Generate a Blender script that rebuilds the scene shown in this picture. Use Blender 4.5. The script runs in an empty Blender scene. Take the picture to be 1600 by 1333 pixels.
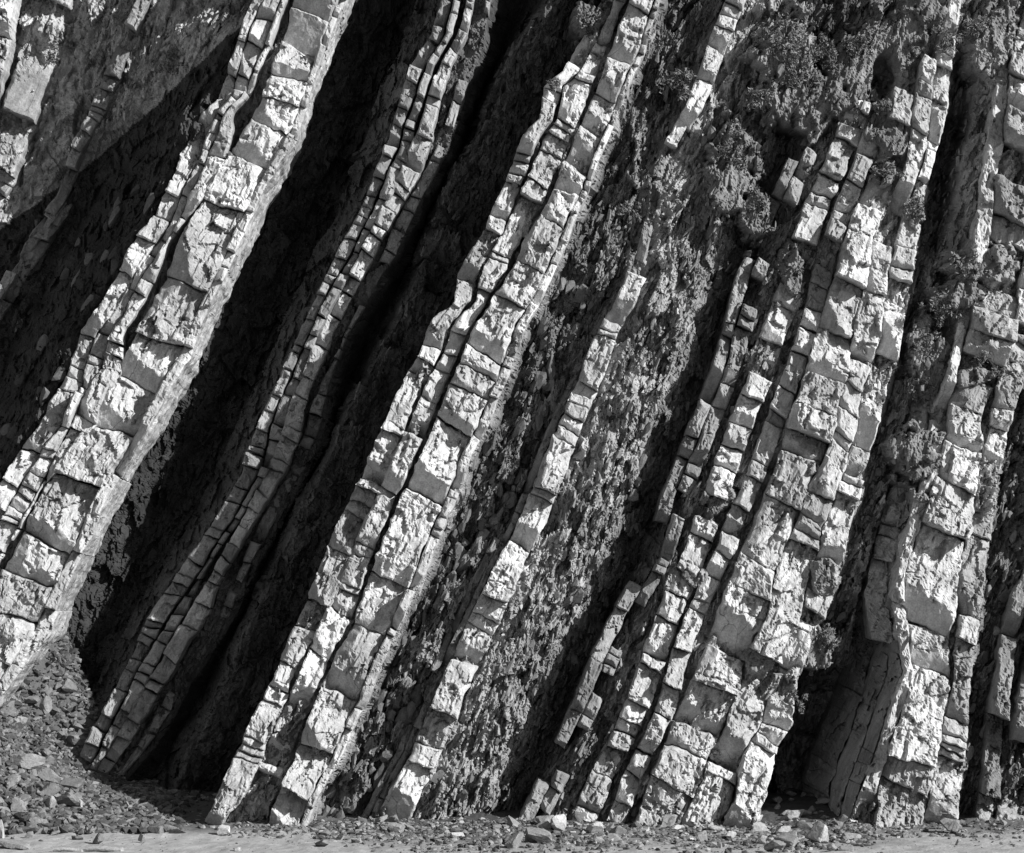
import bpy, math, random
import numpy as np
from mathutils import Vector

random.seed(7)
RNG = np.random.default_rng(7)
SC = bpy.context.scene
COL = SC.collection

# ------------------------------------------------------------------ camera
CAM = np.array([0.0, -55.0, 3.5])
LEAN = 0.25                                  # the cliff leans back 0.25 m per metre of height
AIM = np.array([0.0, 6.25 * LEAN, 6.25])
fwd = AIM - CAM
DIST = np.linalg.norm(fwd)
fwd = fwd / DIST
right = np.array([1.0, 0.0, 0.0])
upv = np.cross(right, fwd)
FPX = DIST * 100.0                           # 100 drawing units per metre at the cliff
cam_data = bpy.data.cameras.new('camera')
cam = bpy.data.objects.new('camera', cam_data)
COL.objects.link(cam)
cam.location = CAM
cam.rotation_euler = Vector(fwd).to_track_quat('-Z', 'Y').to_euler()
cam_data.sensor_width = 36.0
cam_data.lens = FPX / 1600.0 * 36.0
cam_data.clip_start = 0.5
cam_data.clip_end = 4000.0
SC.camera = cam

# ------------------------------------------------------------------ light
SUN = Vector((0.75, -0.43, 0.50)).normalized()      # towards the sun
elev = math.asin(SUN.z)
azim = math.atan2(SUN.x, SUN.y)
world = bpy.data.worlds.new('World')
SC.world = world
world.use_nodes = True
nt = world.node_tree
for n in list(nt.nodes):
    nt.nodes.remove(n)
sky = nt.nodes.new('ShaderNodeTexSky')
sky.sky_type = 'NISHITA'
sky.sun_disc = False
sky.sun_elevation = elev
sky.sun_rotation = azim
bw = nt.nodes.new('ShaderNodeRGBToBW')              # a black-and-white photograph
bg = nt.nodes.new('ShaderNodeBackground')
bg.inputs['Strength'].default_value = 0.055
wo = nt.nodes.new('ShaderNodeOutputWorld')
nt.links.new(sky.outputs[0], bw.inputs[0])
nt.links.new(bw.outputs[0], bg.inputs['Color'])
nt.links.new(bg.outputs[0], wo.inputs[0])
sd = bpy.data.lights.new('sun', 'SUN')
sd.energy = 5.0
sd.angle = math.radians(0.5)
sun = bpy.data.objects.new('sun', sd)
COL.objects.link(sun)
sun.rotation_euler = SUN.to_track_quat('Z', 'Y').to_euler()
sun.location = (20, -20, 30)
SC.view_settings.view_transform = 'Standard'
SC.view_settings.look = 'None'
SC.view_settings.gamma = 1.0
SC.view_settings.use_curve_mapping = False
SC.view_settings.exposure = 0.62

# ------------------------------------------------------------------ noise
def _h(ix, iy, seed):
    x = (ix.astype(np.int64) * 374761393 + iy.astype(np.int64) * 668265263 + seed * 974634777) & 0xFFFFFFFF
    x = ((x ^ (x >> 13)) * 1274126177) & 0xFFFFFFFF
    x = ((x ^ (x >> 16)) * 2246822519) & 0xFFFFFFFF
    x = x ^ (x >> 15)
    return (x & 0xFFFFFF) / float(0x1000000)

def vnoise(x, y, seed=0):
    ix = np.floor(x); iy = np.floor(y)
    fx = x - ix; fy = y - iy
    fx = fx * fx * (3 - 2 * fx); fy = fy * fy * (3 - 2 * fy)
    ix = ix.astype(np.int64); iy = iy.astype(np.int64)
    a = _h(ix, iy, seed); b = _h(ix + 1, iy, seed); c = _h(ix, iy + 1, seed); d = _h(ix + 1, iy + 1, seed)
    return (a + (b - a) * fx) * (1 - fy) + (c + (d - c) * fx) * fy - 0.5

def fbm(x, y, seed=0, octv=4, gain=0.5):
    s = 0.0; amp = 1.0
    for i in range(octv):
        s = s + amp * vnoise(x * 2 ** i + 17.3 * i, y * 2 ** i - 9.1 * i, seed + i)
        amp *= gain
    return s

def voro(x, y, seed=0):
    """nearest jittered cell: offset from its centre, three random values, distance to second minus first"""
    ix = np.floor(x).astype(np.int64); iy = np.floor(y).astype(np.int64)
    d1 = np.full(x.shape, 9.0); d2 = np.full(x.shape, 9.0)
    ox = np.zeros_like(x); oy = np.zeros_like(x); cxi = np.zeros_like(ix); cyi = np.zeros_like(iy)
    for di in (-1, 0, 1):
        for dj in (-1, 0, 1):
            jx = ix + di; jy = iy + dj
            px = jx + 0.1 + 0.8 * _h(jx, jy, seed + 11); py = jy + 0.1 + 0.8 * _h(jx, jy, seed + 23)
            dx = x - px; dy = y - py
            d = dx * dx + dy * dy
            m = d < d1
            d2 = np.where(m, d1, np.minimum(d2, d))
            d1 = np.where(m, d, d1)
            ox = np.where(m, dx, ox); oy = np.where(m, dy, oy)
            cxi = np.where(m, jx, cxi); cyi = np.where(m, jy, cyi)
    return ox, oy, _h(cxi, cyi, seed + 31), _h(cxi, cyi, seed + 41), _h(cxi, cyi, seed + 51), np.sqrt(d2) - np.sqrt(d1)

BED = math.radians(61)
cB, sB = math.cos(BED), math.sin(BED)
def bedframe(u, v):
    """across the bedding, along it upwards"""
    return u * sB + v * cB, u * cB - v * sB

def facet(x, y, sx, sy, seed, amp, tilt):
    ox, oy, r1, r2, r3, e = voro(x / sx, y / sy, seed)
    return amp * (r1 - 0.5) + tilt * ((r2 - 0.5) * ox * sx + (r3 - 0.5) * oy * sy) * 0.02

def smooth(x, a, b):
    t = np.clip((x - a) / (b - a), 0, 1)
    return t * t * (3 - 2 * t)

# ------------------------------------------------------------------ drawing plane of the cliff <-> world
def place(u, v, d=0.0):
    """a point of the leaning cliff plane (units of a centimetre), set back d metres"""
    u = np.asarray(u, float); v = np.asarray(v, float)
    a = (u - 800.0) / FPX; b = -(v - 666.5) / FPX
    dx = fwd[0] + a * right[0] + b * upv[0]
    dy = fwd[1] + a * right[1] + b * upv[1]
    dz = fwd[2] + a * right[2] + b * upv[2]
    t = (LEAN * CAM[2] - CAM[1]) / (dy - LEAN * dz)
    return np.stack([CAM[0] + t * dx, CAM[1] + t * dy + d, CAM[2] + t * dz], -1)

# ------------------------------------------------------------------ materials
def mat(name, base, dark, rough=0.9, streak=0.5, crack=1.0, bump=1.0, rnd=0.25, fine=1.0, attr=False, stain=0.5):
    m = bpy.data.materials.new(name)
    m.use_nodes = True
    t = m.node_tree; N = t.nodes; L = t.links
    bsdf = N['Principled BSDF']
    bsdf.inputs['Roughness'].default_value = rough
    bsdf.inputs['Specular IOR Level'].default_value = 0.25
    geo = N.new('ShaderNodeNewGeometry')
    mp = N.new('ShaderNodeMapping'); mp.vector_type = 'TEXTURE'
    mp.inputs['Rotation'].default_value = (0, -(math.pi / 2 - BED) * -1, 0)
    mp.inputs['Scale'].default_value = (1, 1, 1)
    L.new(geo.outputs['Position'], mp.inputs['Vector'])
    st = N.new('ShaderNodeMapping'); st.inputs['Scale'].default_value = (1.0, 1.0, 0.22)
    L.new(mp.outputs[0], st.inputs['Vector'])
    def noise(scale, det, vec, r=0.6):
        n = N.new('ShaderNodeTexNoise'); n.inputs['Scale'].default_value = scale
        n.inputs['Detail'].default_value = det; n.inputs['Roughness'].default_value = r
        L.new(vec, n.inputs['Vector']); return n.outputs[0]
    def rng(val, a, b, c, d):
        r = N.new('ShaderNodeMapRange'); r.inputs[1].default_value = a; r.inputs[2].default_value = b
        r.inputs[3].default_value = c; r.inputs[4].default_value = d
        L.new(val, r.inputs[0]); return r.outputs[0]
    def mul(a, b, op='MULTIPLY'):
        r = N.new('ShaderNodeMath'); r.operation = op
        for i, q in enumerate((a, b)):
            if isinstance(q, (int, float)): r.inputs[i].default_value = q
            else: L.new(q, r.inputs[i])
        return r.outputs[0]
    big = noise(1.1, 5, geo.outputs['Position'])
    strk = noise(9.0, 5, st.outputs[0])
    fin = noise(38.0, 4, geo.outputs['Position'], 0.7)
    w = N.new('ShaderNodeTexVoronoi'); w.feature = 'DISTANCE_TO_EDGE'; w.inputs['Scale'].default_value = 2.1
    dis = N.new('ShaderNodeVectorMath'); dis.operation = 'ADD'
    nz = N.new('ShaderNodeTexNoise'); nz.inputs['Scale'].default_value = 3.0; nz.inputs['Detail'].default_value = 4
    L.new(st.outputs[0], nz.inputs['Vector'])
    sc = N.new('ShaderNodeVectorMath'); sc.operation = 'SCALE'; sc.inputs['Scale'].default_value = 0.35
    L.new(nz.outputs['Color'], sc.inputs[0])
    L.new(st.outputs[0], dis.inputs[0]); L.new(sc.outputs[0], dis.inputs[1])
    L.new(dis.outputs[0], w.inputs['Vector'])
    gate = rng(noise(0.9, 2, geo.outputs['Position']), .48, .56, 1.0, 0.0)
    crk = mul(rng(w.outputs['Distance'], 0.0, 0.014, 1 - 0.7 * crack, 1.0), gate, 'MAXIMUM')
    oi = N.new('ShaderNodeObjectInfo')
    v = rng(big, 0.3, 0.72, 1 - stain * 0.55, 1 + stain * 0.25)
    v = mul(v, rng(strk, 0.3, 0.7, 1 - streak * 0.5, 1 + streak * 0.3))
    v = mul(v, rng(fin, 0.3, 0.7, 1 - 0.35 * fine, 1 + 0.25 * fine))
    v = mul(v, crk)
    v = mul(v, rng(oi.outputs['Random'], 0, 1, 1 - rnd, 1 + rnd * 0.6))
    if attr:
        at = N.new('ShaderNodeAttribute'); at.attribute_name = 'tone'
        v = mul(v, at.outputs['Fac'])
    else:
        v = mul(v, base)
    v = mul(mul(v, 0.012, 'MAXIMUM'), 0.72, 'MINIMUM')
    L.new(v, bsdf.inputs['Base Color'])
    h = mul(mul(strk, 0.5), mul(fin, 0.35), 'ADD')
    h = mul(h, mul(noise(14, 5, geo.outputs['Position'], 0.65), 0.7), 'ADD')
    h = mul(h, mul(crk, 0.35 * crack), 'ADD')
    bp = N.new('ShaderNodeBump'); bp.inputs['Strength'].default_value = min(1.0, 0.9 * bump)
    bp.inputs['Distance'].default_value = 0.012 * bump
    L.new(h, bp.inputs['Height']); L.new(bp.outputs[0], bsdf.inputs['Normal'])
    return m

M_SAND = mat('sandstone', 0.47, 0.2, stain=.75, rnd=.25, streak=.6)
M_MID = mat('weathered_sandstone', 0.42, 0.2, stain=.9, rnd=.35, streak=.7)
M_GREY = mat('grey_siltstone', 0.28, 0.1, stain=.9, rnd=.35)
M_DARKB = mat('dark_siltstone', 0.21, 0.1)
M_SHALE = mat('shale', 0.1, 0.05, attr=True, crack=0.0, rnd=0.0, bump=1.2, streak=0.7)
M_PLATE = mat('slate_plate', 0.15, 0.05, crack=0.4, rnd=0.5)
M_PALE = mat('pale_stone', 0.42, 0.2, rnd=0.15, crack=0.3)
M_RUB = mat('rubble_stone', 0.22, 0.2, rnd=0.3, crack=0.3)
M_BEACH = mat('beach_sand', 0.30, 0.2, attr=True, crack=0.0, rnd=0.0, streak=0.15, stain=0.3, bump=0.45, fine=0.8)
M_WOOD = mat('driftwood', 0.33, 0.2, crack=0.2, rnd=0.1)

M_LOOSE = mat('loose_stone', 0.2, 0.1, attr=True, rnd=0, crack=0)

def leafmat():
    m = bpy.data.materials.new('scrub_leaf'); m.use_nodes = True
    t = m.node_tree; b = t.nodes['Principled BSDF']; b.inputs['Roughness'].default_value = 0.7
    g = t.nodes.new('ShaderNodeNewGeometry'); r = t.nodes.new('ShaderNodeMapRange')
    t.links.new(g.outputs['Random Per Island'], r.inputs[0])
    r.inputs[3].default_value = 0.04; r.inputs[4].default_value = 0.17
    t.links.new(r.outputs[0], b.inputs['Base Color'])
    return m
M_LEAF = leafmat()

# ------------------------------------------------------------------ mesh helpers
def quads_mesh(name, verts, quads, material, tris=None):
    me = bpy.data.meshes.new(name)
    nv = len(verts); nq = len(quads); ntri = 0 if tris is None else len(tris)
    me.vertices.add(nv)
    me.vertices.foreach_set('co', np.ascontiguousarray(verts, dtype=np.float32).ravel())
    loops = np.asarray(quads, dtype=np.int32).ravel()
    starts = np.arange(nq, dtype=np.int32) * 4
    tot = np.full(nq, 4, dtype=np.int32)
    if ntri:
        loops = np.concatenate([loops, np.asarray(tris, dtype=np.int32).ravel()])
        starts = np.concatenate([starts, nq * 4 + np.arange(ntri, dtype=np.int32) * 3])
        tot = np.concatenate([tot, np.full(ntri, 3, dtype=np.int32)])
    me.loops.add(len(loops)); me.polygons.add(nq + ntri)
    me.loops.foreach_set('vertex_index', loops)
    me.polygons.foreach_set('loop_start', starts)
    me.polygons.foreach_set('loop_total', tot)
    me.update(calc_edges=True)
    me.shade_flat()
    if material: me.materials.append(material)
    return me

def tri_mesh(name, verts, tris, material):
    return quads_mesh(name, verts, np.zeros((0, 4), int), material, tris)

def obj(name, me, parent=None, loc=None):
    o = bpy.data.objects.new(name, me)
    COL.objects.link(o)
    if parent is not None: o.parent = parent
    if loc is not None: o.location = loc
    return o

def thing(name, label, cat, loc, group=None, kind=None):
    o = bpy.data.objects.new(name, None); COL.objects.link(o)
    o.location = loc
    o['label'] = label; o['category'] = cat
    if group: o['group'] = group
    if kind: o['kind'] = kind
    o.empty_display_size = 0.3
    return o

def curve(pts):
    """u as a function of v through hand-read points, continued straight beyond both ends"""
    pts = sorted(pts, key=lambda p: p[1])
    vs = np.array([p[1] for p in pts], float); us = np.array([p[0] for p in pts], float)
    k0 = (us[2] - us[0]) / (vs[2] - vs[0]); k1 = (us[-1] - us[-3]) / (vs[-1] - vs[-3])
    def f(v):
        v = np.asarray(v, float)
        r = np.interp(v, vs, us)
        r = np.where(v < vs[0], us[0] + k0 * (v - vs[0]), r)
        return np.where(v > vs[-1], us[-1] + k1 * (v - vs[-1]), r)
    return f

def curve_fn(pts):
    vs = [p[0] for p in pts]; ds = [p[1] for p in pts]
    return lambda v: np.interp(v, vs, ds)

# ------------------------------------------------------------------ the lines of the strata, read from the cliff
B0R = curve([(95, 0), (80, 83), (33, 200), (0, 260), (-60, 370)])
T0L = curve([(205, 0), (150, 110), (122, 168), (98, 205), (64, 290), (35, 330), (0, 385)])
T0R = curve([(228, 0), (178, 110), (145, 172), (114, 215), (82, 290), (52, 340), (14, 395)])
T9L = curve([(150, 185), (118, 230), (84, 285), (45, 350), (0, 412)])
T9R = curve([(172, 185), (140, 235), (104, 295), (62, 365), (12, 440)])
B1L = curve([(392, 0), (367, 67), (337, 150), (312, 173), (283, 227), (267, 277), (230, 350), (200, 387), (167, 452), (143, 492), (123, 512), (107, 555), (97, 595), (77, 622), (60, 662), (33, 692), (10, 735), (0, 752), (-60, 850)])
B1C = curve([(452, 0), (444, 30), (400, 160), (353, 240), (313, 310), (267, 393), (247, 445), (200, 532), (160, 605), (133, 662), (87, 722), (47, 792), (10, 870), (-40, 950)])
B1R = curve([(548, 0), (533, 33), (503, 117), (477, 197), (453, 247), (427, 290), (403, 340), (357, 440), (333, 485), (306, 558), (278, 605), (243, 672), (203, 728), (174, 782), (152, 838), (138, 865), (112, 920), (85, 991), (55, 1028), (12, 1085), (-8, 1115), (-60, 1190)])
B2L = curve([(693, 0), (673, 67), (643, 110), (625, 170), (610, 222), (585, 280), (566, 333), (535, 385), (503, 448), (467, 520), (430, 600), (397, 667), (373, 740), (330, 815), (275, 890), (245, 930), (215, 980), (194, 1030), (168, 1080), (142, 1130), (120, 1170), (98, 1220), (86, 1245)])
B2R = curve([(770, 0), (760, 67), (735, 133), (706, 222), (680, 280), (650, 333), (620, 400), (592, 445), (545, 520), (513, 600), (500, 667), (467, 740), (423, 815), (383, 890), (353, 960), (315, 1020), (280, 1070), (255, 1120), (222, 1170), (180, 1220), (165, 1245)])
R2 = curve([(850, 0), (806, 67), (766, 133), (740, 213), (700, 273), (670, 343), (640, 440), (616, 495), (566, 585), (533, 645), (515, 695), (467, 778), (433, 860), (407, 921), (367, 1005), (327, 1095), (293, 1171), (260, 1240)])
B3L = curve([(935, 0), (930, 20), (900, 67), (880, 110), (850, 133), (842, 187), (816, 213), (805, 240), (780, 300), (753, 360), (732, 390), (713, 430), (710, 470), (676, 498), (666, 515), (656, 548), (636, 578), (620, 608), (606, 645), (583, 695), (560, 748), (533, 800), (507, 858), (493, 895), (473, 945), (447, 998), (427, 1055), (393, 1118), (370, 1171), (347, 1221), (320, 1281), (307, 1308)])
B3C = curve([(983, 0), (976, 13), (950, 83), (923, 153), (898, 210), (873, 267), (853, 317), (820, 367), (796, 420), (766, 468), (733, 522), (705, 588), (676, 662), (643, 738), (625, 775), (600, 832), (578, 889), (550, 975), (528, 1010), (505, 1060), (480, 1120), (455, 1190), (425, 1260), (410, 1300)])
B3R = curve([(1033, 0), (1016, 50), (1013, 70), (1000, 97), (976, 150), (960, 197), (940, 240), (923, 290), (903, 333), (886, 383), (873, 410), (850, 462), (823, 505), (810, 545), (796, 585), (776, 632), (766, 662), (736, 712), (720, 768), (703, 805), (680, 858), (666, 898), (643, 938), (620, 988), (596, 1041), (576, 1095), (556, 1128), (536, 1180), (500, 1240), (475, 1305)])
T4C = curve([(1150, 0), (1125, 60), (1100, 130), (1085, 165), (1055, 215), (1035, 275), (1020, 340), (998, 420), (975, 475), (953, 510), (920, 600), (893, 660), (860, 745), (832, 815), (800, 875), (770, 940), (742, 1000), (715, 1060), (690, 1120), (665, 1180), (632, 1240), (600, 1300)])
T4W = curve_fn([(0, 17), (160, 15), (300, 13), (420, 17), (600, 20), (1000, 24), (1300, 24)])
T4L = lambda v: T4C(v) - T4W(v)
T4R = lambda v: T4C(v) + T4W(v)
C5C = curve([(1335, 50), (1290, 150), (1278, 195), (1240, 280), (1212, 350), (1180, 417), (1155, 515), (1125, 610), (1095, 680), (1060, 770), (1030, 870), (985, 950), (950, 1020), (920, 1095), (895, 1150), (868, 1215), (840, 1270)])
C5BC = curve([(1358, 130), (1345, 165), (1330, 210), (1313, 245), (1283, 310), (1258, 385), (1227, 483), (1205, 535), (1188, 598), (1163, 655), (1150, 695), (1130, 745), (1107, 815), (1090, 865), (1060, 930), (1043, 975), (1022, 1035), (1000, 1095), (983, 1140), (960, 1178), (942, 1215), (915, 1285)])
C5CC = curve([(1385, 130), (1372, 180), (1352, 245), (1322, 315), (1300, 375), (1270, 495), (1238, 588), (1215, 650), (1188, 723), (1172, 765), (1152, 805), (1138, 850), (1110, 910), (1086, 965), (1066, 1010), (1041, 1108), (1016, 1160), (990, 1210), (973, 1260)])
B6L = curve([(1400, 130), (1388, 190), (1370, 260), (1340, 320), (1320, 375), (1310, 417), (1296, 455), (1273, 528), (1256, 588), (1238, 638), (1228, 678), (1212, 728), (1195, 772), (1175, 822), (1155, 872), (1136, 918), (1120, 965), (1100, 1020), (1076, 1075), (1056, 1121), (1022, 1205), (1003, 1260), (985, 1300)])
B6R = curve([(1505, 0), (1493, 67), (1488, 120), (1483, 167), (1466, 233), (1450, 290), (1446, 320), (1440, 367), (1430, 407), (1428, 445), (1420, 495), (1406, 545), (1393, 595), (1373, 672), (1360, 712), (1353, 745), (1340, 798), (1330, 828), (1318, 878), (1303, 938), (1270, 1005), (1250, 1068), (1240, 1135), (1216, 1171), (1200, 1238), (1180, 1290)])
B8L = curve([(1590, 0), (1562, 100), (1548, 200), (1532, 300), (1520, 380), (1507, 440), (1500, 498), (1490, 545), (1463, 632), (1456, 678), (1440, 750), (1424, 802), (1413, 845), (1403, 888), (1395, 931), (1402, 975), (1408, 1010), (1412, 1048), (1388, 1121), (1368, 1178), (1345, 1235), (1322, 1305)])
B8R = curve([(1760, 0), (1700, 200), (1650, 400), (1620, 540), (1596, 612), (1583, 662), (1570, 728), (1560, 778), (1554, 828), (1546, 878), (1536, 955), (1524, 1021), (1516, 1121), (1512, 1205), (1495, 1290)])
T10C = curve([(1660, 820), (1605, 930), (1585, 1000), (1572, 1070), (1562, 1150), (1552, 1250)])
T11C = curve([(1700, 850), (1640, 980), (1622, 1060), (1606, 1150), (1590, 1250)])

def recess(f, d):
    k = 1 + d / 57.0
    return lambda v: 800 + (f(941 + (np.asarray(v, float) - 941) / k) - 800) * k
B2L, B2R, R2 = recess(B2L, 2.3), recess(B2R, 2.3), recess(R2, 2.3)
B0R, T0L, T0R, T9L, T9R = recess(B0R, 1.2), recess(T0L, 1.0), recess(T0R, 1.0), recess(T9L, 1.6), recess(T9R, 1.6)

def band(L, R, a0, a1):
    def edge(a):
        amp = 0 if a in (0, 1) else .16
        key = round(a * 12)
        def f(v):
            v = np.asarray(v, float)
            return L(v) + (R(v) - L(v)) * (a + amp * fbm(v / 130.0, np.full_like(v, key * 3.7), 900 + key, 3))
        return f
    return edge(a0), edge(a1)
def strip(C, lo, hi):
    return (lambda v: C(v) + lo), (lambda v: C(v) + hi)

D_B2 = curve_fn([(-50, 1.25), (200, 1.5), (370, 1.65), (460, 2.1), (700, 2.45), (1000, 2.75), (1250, 2.9)])

def left_recess(u, v):
    """depth of the hollow left of the first thick bed: a turf slope at the top, falling away below it"""
    e = (B1L(v) - u) * 0.92
    line = (u * 270 + v * 390 - 390 * 270) / math.hypot(270, 390)       # + below the cast shadow's edge, which the depth is shaped to give
    ratio = np.interp(line, [-200, -60, -8, 14, 60, 300], [0.55, 0.75, 0.9, 1.22, 1.45, 1.7])
    d = np.clip(e, 0, 400) / 72.0 * ratio
    return np.maximum(np.minimum(d, 3.0 + 0.4 * smooth(e, 200, 500)) + 0.15, 0.5)

# ------------------------------------------------------------------ control lines of the shale ground between the beds: (u(v), depth(v), roughness, tone: dark shale, gully shade painted in)
K = lambda c: (lambda v: np.full_like(np.asarray(v, float), c))
def off(f, du): return lambda v: f(v) + du
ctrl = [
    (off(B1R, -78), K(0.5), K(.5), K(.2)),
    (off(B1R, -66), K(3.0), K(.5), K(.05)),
    (off(B1R, 40), K(4.1), K(.6), K(.028)),  # dark shale, blackened further: the gully's shade is put into the tone
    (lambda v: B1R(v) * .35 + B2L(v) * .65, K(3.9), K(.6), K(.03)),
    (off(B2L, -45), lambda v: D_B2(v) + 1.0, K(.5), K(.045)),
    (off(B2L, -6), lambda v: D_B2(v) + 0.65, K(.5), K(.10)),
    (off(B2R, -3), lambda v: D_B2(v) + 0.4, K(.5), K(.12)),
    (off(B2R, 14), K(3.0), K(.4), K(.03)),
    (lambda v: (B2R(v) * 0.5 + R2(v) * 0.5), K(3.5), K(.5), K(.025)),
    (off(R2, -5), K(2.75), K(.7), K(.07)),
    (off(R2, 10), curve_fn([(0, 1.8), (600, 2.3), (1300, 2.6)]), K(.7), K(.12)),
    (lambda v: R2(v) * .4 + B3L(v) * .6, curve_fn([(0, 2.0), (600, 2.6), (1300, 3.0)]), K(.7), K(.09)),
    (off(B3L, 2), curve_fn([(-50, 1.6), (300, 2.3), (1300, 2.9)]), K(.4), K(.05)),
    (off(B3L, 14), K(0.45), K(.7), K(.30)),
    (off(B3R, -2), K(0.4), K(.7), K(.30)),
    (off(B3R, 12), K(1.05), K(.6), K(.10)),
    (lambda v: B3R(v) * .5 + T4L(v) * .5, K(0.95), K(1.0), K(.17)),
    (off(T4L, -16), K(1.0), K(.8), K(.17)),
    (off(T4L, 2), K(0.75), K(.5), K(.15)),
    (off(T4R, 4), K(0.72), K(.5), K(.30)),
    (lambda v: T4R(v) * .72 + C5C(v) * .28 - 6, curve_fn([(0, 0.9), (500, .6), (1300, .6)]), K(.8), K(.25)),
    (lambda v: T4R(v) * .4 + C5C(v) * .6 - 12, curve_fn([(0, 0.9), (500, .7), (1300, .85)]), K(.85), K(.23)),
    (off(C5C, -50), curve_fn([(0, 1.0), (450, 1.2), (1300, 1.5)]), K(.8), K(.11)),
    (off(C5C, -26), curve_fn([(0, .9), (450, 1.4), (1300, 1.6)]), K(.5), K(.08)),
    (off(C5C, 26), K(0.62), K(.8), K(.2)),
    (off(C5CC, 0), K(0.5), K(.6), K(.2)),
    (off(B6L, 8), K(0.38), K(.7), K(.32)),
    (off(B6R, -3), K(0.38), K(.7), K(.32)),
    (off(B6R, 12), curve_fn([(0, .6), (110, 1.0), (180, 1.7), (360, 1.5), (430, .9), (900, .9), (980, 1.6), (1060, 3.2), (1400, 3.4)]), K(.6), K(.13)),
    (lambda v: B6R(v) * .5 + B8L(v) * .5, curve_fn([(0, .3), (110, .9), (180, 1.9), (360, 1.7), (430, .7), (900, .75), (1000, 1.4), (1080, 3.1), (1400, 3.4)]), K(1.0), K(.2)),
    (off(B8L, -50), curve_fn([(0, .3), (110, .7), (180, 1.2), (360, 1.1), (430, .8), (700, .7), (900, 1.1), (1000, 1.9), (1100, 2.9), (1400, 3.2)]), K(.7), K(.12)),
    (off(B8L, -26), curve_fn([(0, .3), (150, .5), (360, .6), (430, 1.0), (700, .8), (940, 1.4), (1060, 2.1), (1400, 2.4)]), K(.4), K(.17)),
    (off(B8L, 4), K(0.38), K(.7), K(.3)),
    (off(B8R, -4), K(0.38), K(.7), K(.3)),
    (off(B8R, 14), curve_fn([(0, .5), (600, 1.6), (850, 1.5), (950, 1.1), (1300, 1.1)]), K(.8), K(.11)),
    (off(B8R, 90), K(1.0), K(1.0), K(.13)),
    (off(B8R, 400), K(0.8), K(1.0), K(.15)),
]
# spots where loose soil and scrub bury the beds: (u, v, ru, rv, depth of the soil surface)
SOIL = [(1225, 95, 62, 105, .15), (1330, 110, 50, 60, .2), (1400, 215, 42, 40, .12), (1270, 160, 40, 70, .25), (1150, 250, 50, 90, .3),
        (1185, 330, 26, 55, .3), (1410, 60, 70, 55, .2), (1560, 60, 50, 70, .0), (1385, 270, 26, 20, -.12), (1430, 330, 22, 30, .02),
        (1440, 20, 60, 40, .1), (925, 20, 40, 40, .35), (1455, 560, 40, 70, .25), (1440, 720, 60, 60, -.02), (1240, 420, 20, 45, .2),
        (1130, 770, 28, 36, .2), (1500, 460, 50, 30, -.02), (1530, 590, 50, 18, -.05), (1285, 900, 24, 40, .1), (1540, 410, 60, 40, -.1),
        (865, 95, 0, 0, 0), (1090, 900, 26, 20, .25), (1275, 1010, 40, 46, .3), (1190, 1030, 30, 28, -.05), (1260, 730, 24, 16, -.02)]
def soil(u, v):
    m = np.zeros(np.broadcast(u, v).shape); dep = np.zeros_like(m)
    n = fbm(u / 26.0, v / 26.0, 91, 4) * 0.9
    for (a, b, ru, rv, d) in SOIL:
        if ru == 0: continue
        q = 1.0 - np.sqrt(((u - a) / ru) ** 2 + ((v - b) / rv) ** 2) + n * 0.8
        w = smooth(q, 0.0, 0.35)
        dep = np.where(w > m, d, dep); m = np.maximum(m, w)
    return m, dep

def shale_relief(u, v, rough):
    x, y = bedframe(u, v)
    xs = x + 9 * fbm(u / 40, v / 40, 5, 3); ys = y
    # chips hang a little steeper than the bedding
    th = math.radians(72); cx, sx_ = math.cos(th), math.sin(th)
    p = u * sx_ + v * cx + 8 * fbm(u / 30, v / 30, 3, 3); q = u * cx - v * sx_ + 8 * fbm(u / 30, v / 30, 4, 3)
    h = facet(xs, ys, 34, 80, 1, .26, .9)
    h = h + facet(p, q, 12, 52, 12, .15, .8)
    h = h + facet(p, q, 6.5, 26, 2, .12, 1.0)
    h = h + facet(p, q, 4.2, 11, 3, .075, 1.1)
    h = h + 0.16 * fbm(u / 70, v / 70, 6, 2)
    return h * rough * .86

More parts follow.
